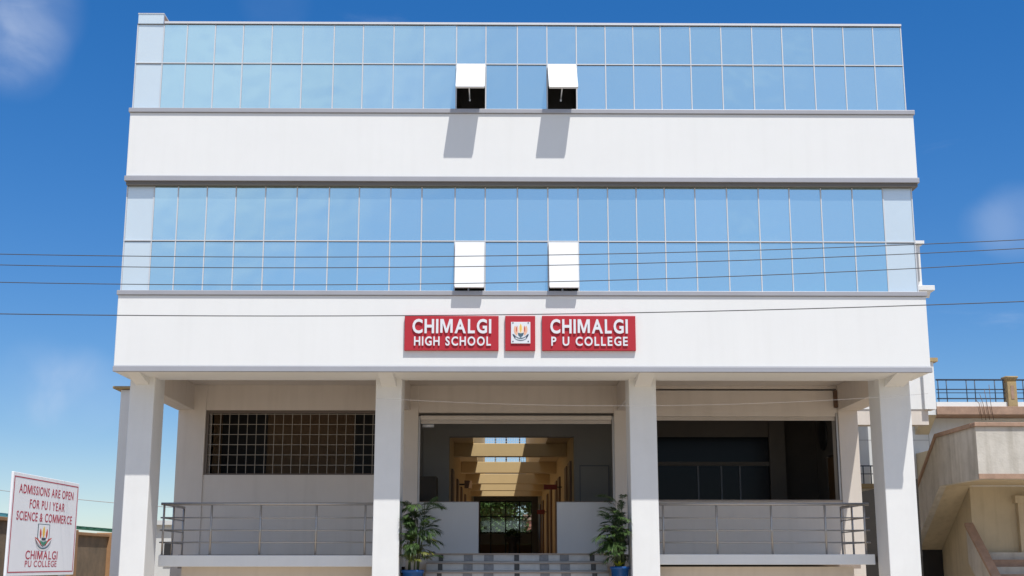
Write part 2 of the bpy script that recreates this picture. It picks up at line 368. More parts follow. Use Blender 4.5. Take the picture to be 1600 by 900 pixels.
# porch: columns, brackets, cross beams
CL = [(-6.82, -6.39, .72), (-2.57, -2.115, .90), (1.873, 2.348, .90), (6.255, 6.795, .82)]
for x0, x1, y in CL:
    box('column', x0, x1, y, y+.68, 0, 5.059, whitecol, S, .015)
    xa, xb = x0+.1, x1-.1
    prism_x('bracket', [(.06, 4.7635), (y-.001, 4.7635), (y-.001, 4.63)], xa, xb, white, S)
    box('cross_beam', x0+.05, x1-.05, y+.681, 3.868, 4.56, 5.059, porch, S, .01)
# rear wall of the porch, z from the plinth up
FZ = 1.76
W0, W1 = 3.9, 4.06
TOP = 5.059
def wall(x0, x1, z0, z1, m=porch, y0=W0, y1=W1, name='porch_wall'): return box(name, x0, x1, y0, y1, z0, z1, m, S)
box('pier', -6.743, -6.20, 3.87, 4.4, 0, TOP, porch, S, .01)
box('pier', 6.315, 6.70, 3.87, 4.4, 0, TOP, porch, S, .01)
box('pier', -2.78, -2.005, 3.87, 4.2, 0, TOP, porch, S, .01)
box('pier', 1.865, 2.60, 3.87, 4.2, 0, TOP, porch, S, .01)
wall(-6.20, -2.78, 0, 3.291); wall(-6.20, -2.78, 4.561, TOP)
wall(2.60, 6.315, 0, 2.785); wall(2.60, 6.315, 4.52, 4.962); wall(2.60, 6.315, 4.998, TOP)
wall(-2.005, 1.865, 4.517, TOP)
box('beam_end_plate', 6.24, 6.31, 3.80, 3.899, 4.62, 4.96, rust, S)
# left bay: barred window
box('window_frame', -6.20, -2.78, 3.91, 4.0, 4.50, 4.5605, framebrown, S); box('window_frame', -6.20, -2.78, 3.91, 4.0, 3.2915, 3.32, framebrown, S)
box('window_frame', -6.20, -6.145, 3.91, 4.0, 3.321, 4.499, framebrown, S)
x = -6.09
while x < -2.8:
    box('grille_bar', x-.0052, x+.0052, 3.922, 3.938, 3.3205, 4.4995, grille, S); x += .177
for k in range(6): box('grille_bar', -6.144, -2.785, 3.939, 3.953, 3.485+k*.200-.0055, 3.485+k*.200+.0055, grille, S)
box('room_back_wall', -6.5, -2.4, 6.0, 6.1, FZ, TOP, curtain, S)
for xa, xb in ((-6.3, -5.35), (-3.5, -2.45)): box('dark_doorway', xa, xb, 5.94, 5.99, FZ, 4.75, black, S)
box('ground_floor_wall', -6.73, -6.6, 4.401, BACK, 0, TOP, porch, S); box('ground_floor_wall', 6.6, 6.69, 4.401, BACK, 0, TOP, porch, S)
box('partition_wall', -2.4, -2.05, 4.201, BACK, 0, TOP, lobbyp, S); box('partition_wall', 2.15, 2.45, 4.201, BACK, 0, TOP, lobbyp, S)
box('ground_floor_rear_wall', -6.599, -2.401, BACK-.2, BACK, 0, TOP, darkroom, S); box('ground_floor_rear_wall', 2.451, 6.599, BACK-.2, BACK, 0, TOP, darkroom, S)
# rolling shutters drawn up in the centre and right bays
for xa, xb, zb in ((-1.965, 1.826, 4.30), (2.62, 6.27, 4.37)):
    box('shutter_box', xa, xb, 3.905, 4.06, zb+.075, zb+.16, porch, S, .01)
    for k in range(3): box('shutter_slat', xa+.01, xb-.01, 3.925+.01*k, 3.95+.01*k, zb+.002+k*.024, zb+.022+k*.024, porch, S)
    for x in (xa-.038, xb): box('shutter_guide', x, x+.038, 3.895, 3.98, FZ if xa < 0 else 2.786, zb+.145, steel, S)
tube('shutter_axle', [(-1.93, 4.0, 4.27), (-1.70, 4.0, 4.27)], .037, alu, S)
# right bay: sill, inner glazed partition, side wall with door and round clock
box('window_sill', 2.60, 6.31, 3.86, 4.07, 2.7855, 2.812, nosing, S)
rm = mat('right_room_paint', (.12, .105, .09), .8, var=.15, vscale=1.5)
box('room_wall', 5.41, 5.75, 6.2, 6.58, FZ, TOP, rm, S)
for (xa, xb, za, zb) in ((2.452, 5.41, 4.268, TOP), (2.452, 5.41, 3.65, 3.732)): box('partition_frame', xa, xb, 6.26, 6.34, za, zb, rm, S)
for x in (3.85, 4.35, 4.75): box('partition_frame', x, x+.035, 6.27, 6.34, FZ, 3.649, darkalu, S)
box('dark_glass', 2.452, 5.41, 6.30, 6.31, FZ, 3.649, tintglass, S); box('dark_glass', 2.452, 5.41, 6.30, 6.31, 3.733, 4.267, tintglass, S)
box('room_wall', 6.52, 6.598, 4.402, BACK-.21, 1.77, TOP, rm, S)
box('inner_door', 6.475, 6.519, 4.6, 5.5, FZ, 3.75, doorb, S); box('door_frame', 6.46, 6.519, 4.5, 4.58, FZ, 3.88, rm, S); box('door_frame', 6.46, 6.519, 5.52, 5.6, FZ, 3.88, rm, S); box('door_frame', 6.46, 6.519, 4.58, 5.52, 3.79, 3.88, rm, S)
fanp = lathe('wall_clock', [(.0, 0), (.31, 0), (.33, .02), (.33, .06), (.29, .07), (0, .06)], (0, 0, 0), black, S)
fanp.rotation_euler = (0, R(-90), 0); fanp.location = Vector((6.51, 5.9, 4.28))-S.location
# plinth floor, projecting slabs, plinth walls
box('floor', -6.599, 6.599, 3.869, BACK, 1.5, FZ, nosing, S)
for xa, xb in ((-6.345, -2.1), (1.95, 6.18)):
    box('porch_slab', xa, xb, 1.43 if xa < 0 else 1.4, 3.868, 1.54 if xa < 0 else 1.575, 1.735 if xa < 0 else 1.752, whitecol, S, .008)
    box('plinth_wall', xa+.3, xb-.25, 1.9, 3.8, 0, 1.539, porch, S)
box('landing', -2.099, 1.949, 2.22, 3.868, 0, FZ, porch, S)
# entrance steps clad with marble and granite
STX0, STX1 = -1.70, 1.53
bands = [(-1.70, -1.495, marble), (-1.495, -1.41, bgranite), (-1.41, -1.04, marble), (-1.04, -.875, gmarble), (-.875, -.675, marble), (-.675, -.50, gmarble), (-.50, -.132, marble), (-.132, -.04, bgranite),
         (-.04, .322, marble), (.322, .49, gmarble), (.49, .693, marble), (.693, .86, gmarble), (.86, 1.235, marble), (1.235, 1.325, bgranite), (1.325, 1.53, marble)]
for k in range(11):
    zt = 1.775-k*.1615; yf = 2.2-.3*k
    box('tread', STX0, STX1, yf-.025, (yf+.3 if k else 3.8), zt-.025, zt, nosing, S, .004)
    if k < 10:
        box('step_core', STX0+.01, STX1-.01, yf+.016, yf+.31, 0, zt-.0255, porch, S)
        if k < 5:
            for a, b, m in bands: box('riser_slab', a+.002, b-.002, yf+random.uniform(-.001, .0015), yf+.015, zt-.136, zt-.0255, m, S)
        else: box('riser_slab', STX0, STX1, yf, yf+.015, zt-.136, zt-.0255, marble, S)
for xa, xb in ((-2.11, -1.705), (1.535, 1.868)): box('cheek_block', xa, xb, 1.0, 2.19, 0, 1.06, porch, S)
# half walls inside the entrance, lobby, corridor beyond
box('half_wall', -2.049, -.815, 4.6, 4.72, FZ, 2.800, white, S, .008); box('half_wall', .752, 2.149, 4.6, 4.72, FZ, 2.800, white, S, .008)
box('half_wall_cap', -2.049, -.807, 4.59, 4.73, 2.8005, 2.81, nosing, S); box('half_wall_cap', .744, 2.149, 4.59, 4.73, 2.8005, 2.81, nosing, S)
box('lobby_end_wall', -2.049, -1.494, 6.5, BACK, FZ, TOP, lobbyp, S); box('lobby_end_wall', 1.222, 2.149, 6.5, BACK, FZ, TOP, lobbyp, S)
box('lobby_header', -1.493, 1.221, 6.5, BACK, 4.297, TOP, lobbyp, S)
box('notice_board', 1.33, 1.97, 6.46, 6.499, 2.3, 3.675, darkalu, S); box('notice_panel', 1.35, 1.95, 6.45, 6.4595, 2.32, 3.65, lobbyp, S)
box('lobby_shelf', -2.04, -1.7, 5.2, 6.0, FZ, 3.35, darkroom, S)
CX0, CX1, CE = -1.50, 1.225, 34.0
box('corridor_floor', CX0, CX1, BACK+.002, CE, 1.5, FZ, nosing, S)
box('corridor_wall', CX0-.25, CX0, BACK+.002, CE, 0, 4.44, cream, S); box('corridor_wall', CX1, CX1+.25, BACK+.002, CE, 0, 4.44, cream, S)
box('gallery_slab', CX0-.25, -1.03, BACK+.002, CE, 4.4405, 4.60, cream, S); box('gallery_slab', .72, CX1+.25, BACK+.002, CE, 4.4405, 4.60, cream, S)
box('court_wall', -1.25, -1.03, BACK+.002, CE, 4.6005, 7.2, cream, S); box('court_wall', .72, .94, BACK+.002, CE, 4.6005, 7.0, cream, S)
for y in (9.7, 15.5, 20.6, 24.6): box('crossbeam', CX0+.001, CX1-.001, y, y+.3, 4.123, 4.437, cream, S, .01)
box('crossbeam', CX0+.001, CX1-.001, 28.2, 28.5, 4.113, 4.439, cream, S)
box('court_roof', -1.029, .719, 28.2, CE, 4.5, 4.62, cream, S)
for k, y in enumerate((7.6, 9.1, 11.2, 12.9, 14.6, 16.8, 18.6, 21.5, 23.5, 26, 29, 31)):
    if k % 3 != 2: box('corridor_door', CX1-.05, CX1-.001, y, y+.95, FZ, 3.85, doorb, S)
    if k % 2 == 0: box('corridor_window', CX0+.001, CX0+.05, y+.3, y+1.2, 2.3, 3.7, doorb, S)
# glazed end of the corridor: frame bars, panes, lower panels
box('end_wall', CX0, -1.235, CE-.2, CE, FZ, 4.44, lobbyp, S); box('end_wall', .972, CX1, CE-.2, CE, FZ, 4.44, lobbyp, S); box('end_wall', -1.2349, .9719, CE-.2, CE, 4.19, 5.75, lobbyp, S)
EX = [-1.235, -.77, -.14, .45, .972]
for x in EX: box('end_frame_bar', x-.025, x+.025, CE-.14, CE-.08, FZ, 4.189, black, S)
for z in (2.87, 3.53, 4.17): box('end_frame_bar', -1.234, .971, CE-.15, CE-.09, z-.03, z+.02, black, S)
for i in range(4):
    box('end_panel', EX[i]+.026, EX[i+1]-.026, CE-.12, CE-.1, FZ+.02, 2.38, doorb, S); box('end_panel', EX[i]+.026, EX[i+1]-.026, CE-.12, CE-.1, 2.385, 2.838, lobbyp, S)
    for za, zb in ((2.892, 3.498), (3.552, 4.138)): box('end_pane', EX[i]+.026, EX[i+1]-.026, CE-.115, CE-.11, za, zb, clear, S)
for k in range(1, 4): box('grille_bar', .45+k*.1305-.006, .45+k*.1305+.006, CE-.17, CE-.155, 2.89, 4.15, black, S)
for k in range(5): box('grille_bar', .475, .95, CE-.187, CE-.175, 3.6+k*.12, 3.61+k*.12, black, S)
# clerestory grille above the end wall
for x in (-1.17, -.58, -.12, .45, 1.12): box('clerestory_bar', x-.03, x+.03, CE-.15, CE-.08, 5.75, 7.2, black, S)
for z in (5.78, 6.35, 7.15): box('clerestory_bar', -1.2, 1.15, CE-.16, CE-.09, z-.03, z+.03, black, S)
for k in range(24): box('clerestory_grid', -1.17+k*.0996-.007, -1.17+k*.0996+.007, CE-.2, CE-.18, 5.76, 7.18, alu, S)
for k in range(11): box('clerestory_grid', -1.2, 1.15, CE-.178, CE-.162, 5.87+k*.12, 5.883+k*.12, alu, S)
# upper rear bay peeping out on the right
box('rear_bay', 6.95, 9.56, 8.0, 11.5, 5.07, 9.0, whitecol, S, .01)
box('rear_bay_cap', 9.0, 9.64, 7.9, 11.6, 9.0005, 9.07, whitecol, S); box('rear_bay_ledge', 9.0, 9.79, 7.82, 11.6, 7.85, 7.97, whitecol, S, .01)
prism_x('rear_bay_bracket', [(7.83, 7.849), (7.999, 7.849), (7.999, 7.70)], 9.3, 9.70, whitecol, S)
box('rear_bay_window', 9.30, 9.50, 7.96, 7.999, 8.1, 8.8, steel, S)
box('rear_bay_tan_cap', 9.45, 9.75, 7.85, 8.4, 6.17, 6.26, ochre, S); box('rear_bay_pier', 9.40, 9.655, 7.9, 8.3, 5.07, 6.169, whitecol, S)
box('rear_bay_beam', 6.95, 9.5, 8.02, 8.4, 4.72, 5.069, porch, S)
# the pale pillar at the left, seen just behind the first column
Pp = empty('pillar', (-7.6, 4.3, 0), 'tall grey pillar with flared tan cap behind the leftmost porch column', 'pillar')
box('shaft', -7.94, -7.30, 4.0, 4.6, 0, 4.98, whitecol, Pp, .012)
o = box('cap', -8.08, -7.20, 3.9, 4.7, 4.99, 5.04, ochre, Pp, .01)

# ------------------------------------------------------------------ sign boards
def sgn(name, x0, x1, z0, z1, label):
    e = empty(name, ((x0+x1)/2, -.001, z0), label, 'sign')
    box('panel', x0, x1, -.055, -.002, z0, z1, redp, e, .005)
    return e, (Vector((x0, -.0555, z0)), Vector((1, 0, 0)), Vector((0, 0, 1)), Vector((0, -1, 0)))
e, fr = sgn('sign_board', -2.013, -.418, 5.117, 5.712, 'red sign with raised silver letters reading CHIMALGI HIGH SCHOOL')
lettering('CHIMALGI', fr, .135, 1.47, .300, .235, .024, letm, e, bold=.027); lettering('HIGH SCHOOL', fr, .165, 1.465, .085, .150, .02, letm, e, bold=.022, gap=.17, space=.42)
e, fr = sgn('sign_board', .319, 1.908, 5.117, 5.716, 'red sign with raised silver letters reading CHIMALGI P U COLLEGE')
lettering('CHIMALGI', fr, .14, 1.455, .300, .235, .024, letm, e, bold=.027); lettering('P U COLLEGE', fr, .155, 1.45, .085, .150, .02, letm, e, bold=.022, gap=.17, space=.42)
e, fr = sgn('emblem_sign', -.306, .203, 5.117, 5.714, 'small square red sign with a white emblem plate between two name signs')
pl = box('emblem_plate', -.208, .120, -.075, -.0555, 5.235, 5.605, plate, e, .003)
EF = (Vector((-.208, -.0752, 5.235)), Vector((1, 0, 0)), Vector((0, 0, 1)), Vector((0, -1, 0)))
def emb(pts, m, off, fr=EF, sx=.328, sz=.37, par=pl, name='emblem_shape'): flat(name, [(u*sx, v*sz) for u, v in pts], fr, m, par, .0012, off)
def petal(cx, cy, ang, L, w, n=8):
    pts = []
    for i in range(n+1): t = i/n; pts.append((t*L, w*math.sin(math.pi*t)**.8))
    for i in range(n-1, 0, -1): t = i/n; pts.append((t*L, -w*math.sin(math.pi*t)**.8))
    a = R(ang); return [(cx+x*math.cos(a)-y*math.sin(a), cy+x*math.sin(a)+y*math.cos(a)) for x, y in pts]
def crescent(cx, cy, r, a0, a1, th, n=14):
    o_ = [(cx+r*math.cos(R(a0+(a1-a0)*i/n)), cy+r*math.sin(R(a0+(a1-a0)*i/n))) for i in range(n+1)]
    i_ = [(cx+(r-th*math.sin(math.pi*(.05+.9*i/n)))*math.cos(R(a0+(a1-a0)*i/n)), cy+(r-th*math.sin(math.pi*(.05+.9*i/n)))*math.sin(R(a0+(a1-a0)*i/n))) for i in range(n, -1, -1)]
    return o_+i_
emb(petal(.5, .42, 90, .5, .13), c_cream, 0); emb(petal(.5, .5, 90, .42, .055), c_gold, .0014)
for s in (-1, 1):
    emb([(.5+s*(u-.5), v) for u, v in petal(.70, .36, 78, .48, .10)], c_peach, .0001)
    emb([(.5+s*(u-.5), v) for u, v in petal(.72, .52, 97, .32, .03)], c_red, .0016)
    emb([(.5+s*(u-.5), v) for u, v in petal(.76, .24, 52, .26, .035)], c_navy, .0018)
emb([(.36, .50), (.42, .48), (.5, .47), (.58, .48), (.66, .50), (.63, .38), (.55, .32), (.5, .26), (.45, .32), (.38, .38)], c_slate, .0028)
emb(crescent(.5, .62, .40, 205, 335, .035), c_slate, .003); emb(crescent(.5, .66, .53, 228, 312, .03), c_slate, .0032)
for u, v in ((.07, .07), (.86, .07), (.07, .93), (.86, .93)): emb([(u, v), (u+.06, v), (u+.06, v+.05), (u, v+.05)], c_navy, .0034, name='bolt')

# ------------------------------------------------------------------ admissions board on posts
A = empty('admissions_board', (-4.9, -8.55, 0), 'white admissions board with dark red lettering and shield emblem', 'sign')
AX = -4.89
pn = box('board_panel', AX-.022, AX, -9.5, -7.6, 1.483, 2.432, boardw, A, .004)
AF = (Vector((AX+.0005, -9.5, 1.483)), Vector((0, 1, 0)), Vector((0, 0, 1)), Vector((1, 0, 0)))
bw, bh = 1.9, .949
for (a, b, c, d) in ((.03, bw-.03, .03, .04), (.03, bw-.03, bh-.045, bh-.035), (.03, .048, .041, bh-.046), (bw-.048, bw-.03, .041, bh-.046)):
    flat('border_line', [(a, c), (b, c), (b, d), (a, d)], AF, boardr, pn, .001)
for txt, u0, u1, v0, h in (('ADMISSIONS ARE OPEN', .17, 1.73, .765, .082), ('FOR PU I YEAR', .47, 1.48, .635, .082), ('SCIENCE & COMMERCE', .15, 1.73, .515, .082), ('CHIMALGI', .46, 1.36, .155, .080), ('PU COLLEGE', .46, 1.35, .083, .058)):
    lettering(txt, AF, u0, u1, v0, h, .001, boardr, pn, bold=.012 if h > .07 else .006, gap=.14)
def sh(pts, m, off): flat('emblem_shape', [(.66+u*.5, .255+v*.24) for u, v in pts], AF, m, pn, .0006, off)
sh([(.16, 1), (.84, 1), (.84, .42), (.70, .2), (.5, .08), (.30, .2), (.16, .42)], c_slate, 0)
sh([(.20, .97), (.80, .97), (.80, .43), (.67, .22), (.5, .12), (.33, .22), (.20, .43)], boardw, .001)
sh(petal(.5, .42, 90, .5, .07), c_gold, .002)
for s in (-1, 1):
    sh([(.5+s*(u-.5), v) for u, v in petal(.66, .40, 86, .42, .05)], c_red, .002); sh([(.5+s*(u-.5), v) for u, v in petal(.60, .12, 42, .50, .07)], c_red, .003); sh([(.5+s*(u-.5), v) for u, v in petal(.62, .09, 44, .46, .03)], boardw, .004)
sh([(.30, .34), (.5, .26), (.70, .34), (.66, .22), (.5, .14), (.34, .22)], c_green, .005); sh([(.38, .44), (.62, .44), (.60, .34), (.40, .34)], c_navy, .006)
sh(crescent(.5, .42, .44, 190, 350, .05), c_slate, .0045)
for y in (-9.3, -7.8): box('post', AX-.085, AX-.0225, y-.03, y+.03, 0, 2.35, steel, A)

# ------------------------------------------------------------------ railings
def railing(label, posts, x0, x1, ret, over):
    e = empty('railing', ((x0+x1)/2, 1.48, 1.735), label, 'railing', 'steel porch railings')
    y = 1.48; ZT = 2.622
    def pipe(a, b, r): tube('rail', [a, b], r, steel, e, 10)
    pipe((x0-over[0], y, ZT), (x1+over[1], y, ZT), .026)
    for z in (2.383, 2.167, 1.957): pipe((x0-over[0], y, z), (x1+over[1], y, z), .013)
    for x in posts: tube('post', [(x, y, 1.735), (x, y, ZT-.02)], .019, steel, e, 10); lathe('base_flange', [(0, .012), (.035, .012), (.042, 0)], (x, y, 1.736), steel, e, 12)
    xr, y1 = ret
    pipe((xr, y+.03, ZT-.002), (xr, y1, ZT-.002), .024)
    for z in (2.383, 2.167, 1.957): pipe((xr, y+.02, z-.003), (xr, y1, z-.003), .012)
    for yy in (y+(y1-y)*.5, y1): tube('post', [(xr, yy, 1.735), (xr, yy, ZT-.02)], .019, steel, e, 10)
railing('steel railing in front of the barred window', [-6.30, -5.465, -4.60, -3.62, -2.76], -6.335, -2.2, (-6.32, 3.0), (.02, 0))
railing('steel railing below the wide dark shutter opening', [2.49, 3.437, 4.402, 5.356, 6.05], 2.1, 6.05, (6.04, 3.0), (0, .09))

# ------------------------------------------------------------------ potted palms
def frond_mesh(L, seed, n=11, droop=.5, w=.0105):
    rnd = random.Random(seed); V, F = [], []
    def sp(t): return Vector((L*(t-.12*droop*t*t), 0, L*(.55*t-droop*.75*t*t)))
    for i in range(7):                                     # rachis as a thin blade
        p = sp(i/6); k = len(V); V += [p+Vector((0, .004, 0)), p-Vector((0, .004, 0))]
        if i: F.append((k-2, k-1, k+1, k))
    for i in range(n):
        t = .32+.68*i/(n-1); p = sp(t); fw = (sp(min(1, t+.05))-sp(t-.05)).normalized()
        for s in (-1, 1):
            l = L*.46*math.sin(math.pi*(.22+.70*(i/(n-1))))**.7*rnd.uniform(.8, 1.15); ang = R(rnd.uniform(32, 55)*(1-.5*i/(n-1)))
            d = (fw*math.cos(ang)+Vector((0, s, 0))*math.sin(ang)+Vector((0, 0, rnd.uniform(-.1, .12)))).normalized()
            side = d.cross(Vector((0, 0, 1))).normalized()*w*rnd.uniform(.8, 1.25); k = len(V)
            mid = p+d*l*.5+Vector((0, 0, -.04*l)); tip = p+d*l+Vector((0, 0, -.32*l))
            V += [p-side*.3, p+side*.3, mid+side, mid-side, tip]; F += [(k, k+1, k+2, k+3), (k+3, k+2, k+4)]
    me = bpy.data.meshes.new('frond'); me.from_pydata([tuple(v) for v in V], [], F); return me
FM = [frond_mesh(L, s, n, dr) for L, s, n, dr in ((.46, 1, 15, .5), (.54, 2, 17, .7), (.42, 3, 14, .3), (.50, 4, 16, .9))]
FO = [frond_mesh(.34, 8, 8, .6), frond_mesh(.40, 9, 9, .9)]
for me in FM: me.materials.append(palmleaf)
for me in FO: me.materials.append(oldleaf)
def palm(c, zr, rp, label, H, seed, lean, lime, hb, lim):
    rnd = random.Random(seed); z0 = 1.061
    e = empty('potted_palm', (c[0], c[1], z0), label, 'plant', 'potted palms flanking the entrance')
    pot = lathe('pot', [(0, 0), (rp*.72, 0), (rp*.94, zr-z0-.05), (rp*1.03, zr-z0-.05), (rp*1.05, zr-z0), (rp*.95, zr-z0), (rp*.9, zr-z0-.06), (0, zr-z0-.06)], (c[0], c[1], z0), potblue, e)
    lathe('soil', [(0, .012), (rp*.88, .012), (rp*.89, 0)], (c[0], c[1], zr-.062), soil, e)
    for k in range(9):
        a = 2*math.pi*k/9+rnd.uniform(-.3, .3); h = H*(1.0 if k == 0 else rnd.uniform(.5, .95)); bx, by = c[0]+rp*.45*math.cos(a), c[1]+rp*.45*math.sin(a)
        tx, ty = bx+lean*h+rnd.uniform(-.07, .07), by+rnd.uniform(-.07, .07)
        pts = [(bx, by, zr-.07), ((bx+tx)/2+rnd.uniform(-.02, .02), (by+ty)/2, zr+h*.4), (tx, ty, zr+h*.8)]
        tube('cane', pts, .012, cane, e, 6, [.014, .012, .007])
        nf = 11 if k == 0 else 10
        for j in range(nf):
            t = .12+.88*(j+rnd.random()*.6)/nf; t = min(t, 1); z = zr+h*.8*t
            base = Vector(pts[0]).lerp(Vector(pts[2]), t); base.z = z
            az = j*2.4+a+rnd.uniform(-.5, .5); s_ = rnd.uniform(.72, 1.0)
            for _ in range(12):
                if lim[0] < base.x+math.cos(az)*.46*s_ < lim[1]: break
                az += .55
            else: s_ *= .6
            me = FO[rnd.randrange(2)] if (t < .45 and rnd.random() < (.7 if hb else .2)) else FM[rnd.randrange(4)]
            f = link('frond', me, None, e, base); f.rotation_euler = (rnd.uniform(-.25, .25), R(rnd.uniform(-38, 8)), az); f.scale = (s_,)*3
    if lime:
        for j in range(16):
            a = j*2.4; l = rnd.uniform(.14, .24); b = Vector((c[0]-.02, c[1]-rp*.45, zr-.05)); d = Vector((math.cos(a)*.6, math.sin(a)*.6, .9)).normalized(); sd = d.cross(Vector((0, 0, 1))).normalized()*.018
            tip = b+d*l+Vector((math.cos(a), math.sin(a), -.4))*.04
            meshobj('lime_leaf', [b-sd*.4, b+sd*.4, b+d*l*.55+sd, b+d*l*.55-sd, tip], [(0, 1, 2, 3), (3, 2, 4)], limeleaf, e)
palm((-1.895, 1.25), 1.487, .19, 'potted palm left of the steps with yellowing lower leaves', 1.45, 5, .05, False, True, (-2.10, -1.33))
palm((1.690, 1.25), 1.545, .165, 'potted palm right of the steps with a lime green plant at its foot', 1.42, 11, -.02, True, False, (1.22, 1.86))

# ------------------------------------------------------------------ things in and beyond the corridor
for (x, y, z, w, h, m, lab) in ((.75, 12.2, 3.47, .34, .13, redsign, 'dull red name board hanging at the right corridor wall'), (.85, 22.0, 3.2, .26, .15, redsign, 'small dark red board far down the right corridor wall'), (-1.32, 12.5, 3.52, .20, .20, doorb, 'small dark square board hanging at the left corridor wall')):
    e = empty('hanging_sign', (x, y, z), lab, 'sign', 'corridor name boards')
    box('board', x, x+w, y, y+.03, z, z+h, m, e); box('bracket', *((x+w+.001, CX1-.001) if x > 0 else (CX0+.001, x-.001)), y+.005, y+.025, z+h*.4, z+h*.6, black, e)
    e.location.z = z
e = empty('pedestal_planter', (.12, 30.5, FZ), 'dark pedestal planter with a low bush silhouetted at the corridor end', 'planter')
lathe('pedestal', [(0, 0), (.26, 0), (.24, .08), (.17, .14), (.16, .62), (.30, .80), (.33, .86), (0, .86)], (.12, 30.5, FZ), black, e, 20)
rb = random.Random(3); V, F = [], []
for k in range(420):
    a, b_, r_ = rb.uniform(0, 6.28), rb.uniform(-.3, 1.4), rb.uniform(.5, 1)
    p = Vector((.12+.36*r_*math.cos(a)*math.cos(b_), 30.5+.36*r_*math.sin(a)*math.cos(b_), FZ+.90+.26*r_*math.sin(b_))); d = Vector((rb.uniform(-1, 1), rb.uniform(-1, 1), rb.uniform(-.4, 1))).normalized()*.09; s_ = d.cross(Vector((.3, .2, 1))).normalized()*.035
    i = len(V); V += [p-s_*.3, p+d*.5+s_, p+d, p+d*.5-s_]; F.append((i, i+1, i+2, i+3))
meshobj('bush', V, F, palmleaf, e)
def tree(x, y, h, rx, rz, seed, label, n=3600, leaf=.16):
    rnd = random.Random(seed); e = empty('garden_tree', (x, y, 0), label, 'tree', 'trees behind the corridor')
    top = Vector((x+.3, y, h*.62)); tube('trunk', [(x, y, 0), (x+.1, y, h*.3), top], .2, bark, e, 8, [.24, .18, .10])
    blobs = []
    for k in range(15):
        a = k*2.4; rr = rx*rnd.uniform(.25, .9); p = Vector((x+.2+rr*math.cos(a), y+rr*math.sin(a), h*.62+rz*rnd.uniform(-.55, .75))); blobs.append((p, rx*rnd.uniform(.28, .45)))
        tube('limb', [(x+.1, y, h*.32), (Vector((x+.1, y, h*.34))+p)/2+Vector((0, 0, .2)), p], .05, bark, e, 6, [.08, .05, .02])
    V, F = [], []
    for k in range(n):
        c, r_ = blobs[rnd.randrange(len(blobs))]; v = Vector((rnd.gauss(0, 1), rnd.gauss(0, 1), rnd.gauss(0, .8))).normalized()*r_*rnd.uniform(.55, 1.08); p = c+v
        d = Vector((rnd.uniform(-1, 1), rnd.uniform(-1, 1), rnd.uniform(-1, .5))).normalized()*leaf; s_ = d.cross(Vector((rnd.uniform(-1, 1), .3, 1))).normalized()*leaf*.38
        i = len(V); V += [p, p+d*.5+s_, p+d, p+d*.5-s_]; F.append((i, i+1, i+2, i+3))
    meshobj('crown', V, F, treeleaf, e)
tree(-1.9, 47, 6.2, 2.2, 2.2, 21, 'leafy green tree seen through the left panes of the corridor end', 9000, .22)
tree(.05, 52, 6.4, 1.9, 2.2, 22, 'rounder green tree seen through the middle panes of the corridor end', 9000, .22)
e = empty('brick_house', (4.5, 66, 0), 'pink brick house seen through the rightmost pane at the corridor end', 'house')
box('wall', 1.2, 8, 63, 69, 0, 4.3, brick, e); box('parapet', 1.1, 8.1, 62.9, 69.1, 4.301, 4.7, terra, e); box('window', 1.7, 2.5, 62.95, 62.999, 1.6, 2.9, black, e)
e = empty('garden_hedge', (-1, 43, 0), 'low dark hedge beyond the glazed corridor end', 'hedge')
V, F = [], []; rb = random.Random(9)
for k in range(2600):
    p = Vector((rb.uniform(-3.2, 1.1), rb.uniform(42.4, 43.6), 0)); p.z = rb.uniform(.1, 2.6+.35*math.sin(p.x*2.3)); d = Vector((rb.uniform(-1, 1), rb.uniform(-1, .3), rb.uniform(-.6, .8))).normalized()*.2; s_ = d.cross(Vector((.2, .5, 1))).normalized()*.07
    i = len(V); V += [p, p+d*.5+s_, p+d, p+d*.5-s_]; F.append((i, i+1, i+2, i+3))
meshobj('foliage', V, F, treeleaf, e)
for k in range(6): tube('stem', [(-2.9+k*.75, 43, 0), (-2.85+k*.75, 43, 1.6)], .03, bark, e, 6)

# ------------------------------------------------------------------ left boundary wall and sheds
e = empty('boundary_wall', (-11.2, 10, 0), 'weathered tan boundary wall with ochre piers behind the admissions board', 'wall')
wy = [-3.0, 1.4, 5.8, 11.2, 14.6, 18.5]
for i in range(len(wy)-1):
    zt = 2.50 if wy[i] < 11 else 2.30
    box('wall_panel', -11.32, -11.14, wy[i]+.35, wy[i+1]-.151, 0, zt, tanwall, e)
    box('coping', -11.38, -11.08, wy[i]+.35, wy[i+1]-.151, zt+.001, zt+.08, tanpier, e, .01)
for y in wy: box('pier', -11.45, -11.0, y-.15, y+.349, 0, 2.60 if y < 11 else 2.42, tanpier, e, .015)
def shed(x0, x1, y0, y1, zw, za, zb, rm_, label):
    e = empty('shed', ((x0+x1)/2, (y0+y1)/2, 0), label, 'shed')
    box('wall', x0+.3, x1-.3, y0+.3, y1-.3, 0, zw, farw, e)
    V = [(x0, y0, za), (x1, y0, zb), (x1, y1, zb), (x0, y1, za)]; V += [(a, b, c+.09) for a, b, c in V]
    r_ = meshobj('roof', V, BF, rm_, e)
    n = 14
    for k in range(n):
        x = x0+(x1-x0)*(k+.5)/n; z = za+(zb-za)*(k+.5)/n+.09
        box('roof_rib', x-.05, x+.05, y0, y1, z-.02, z+.04, rm_, e)
shed(-18.5, -14.75, 28, 34, 2.4, 3.02, 2.72, greenroof, 'shed with dark green sheet roof behind the boundary wall')
shed(-20.0, -15.85, 20, 26, 2.6, 3.35, 3.0, tealroof, 'shed with teal sheet roof at the far left edge')
tube_ = tag(tube('leaning_pole', [(-16.25, 27, 1.0), (-16.1, 27, 3.0), (-16.55, 27, 3.5)], .03, greycable), 'thin bent grey pole sticking up beside the green roof', 'pole')
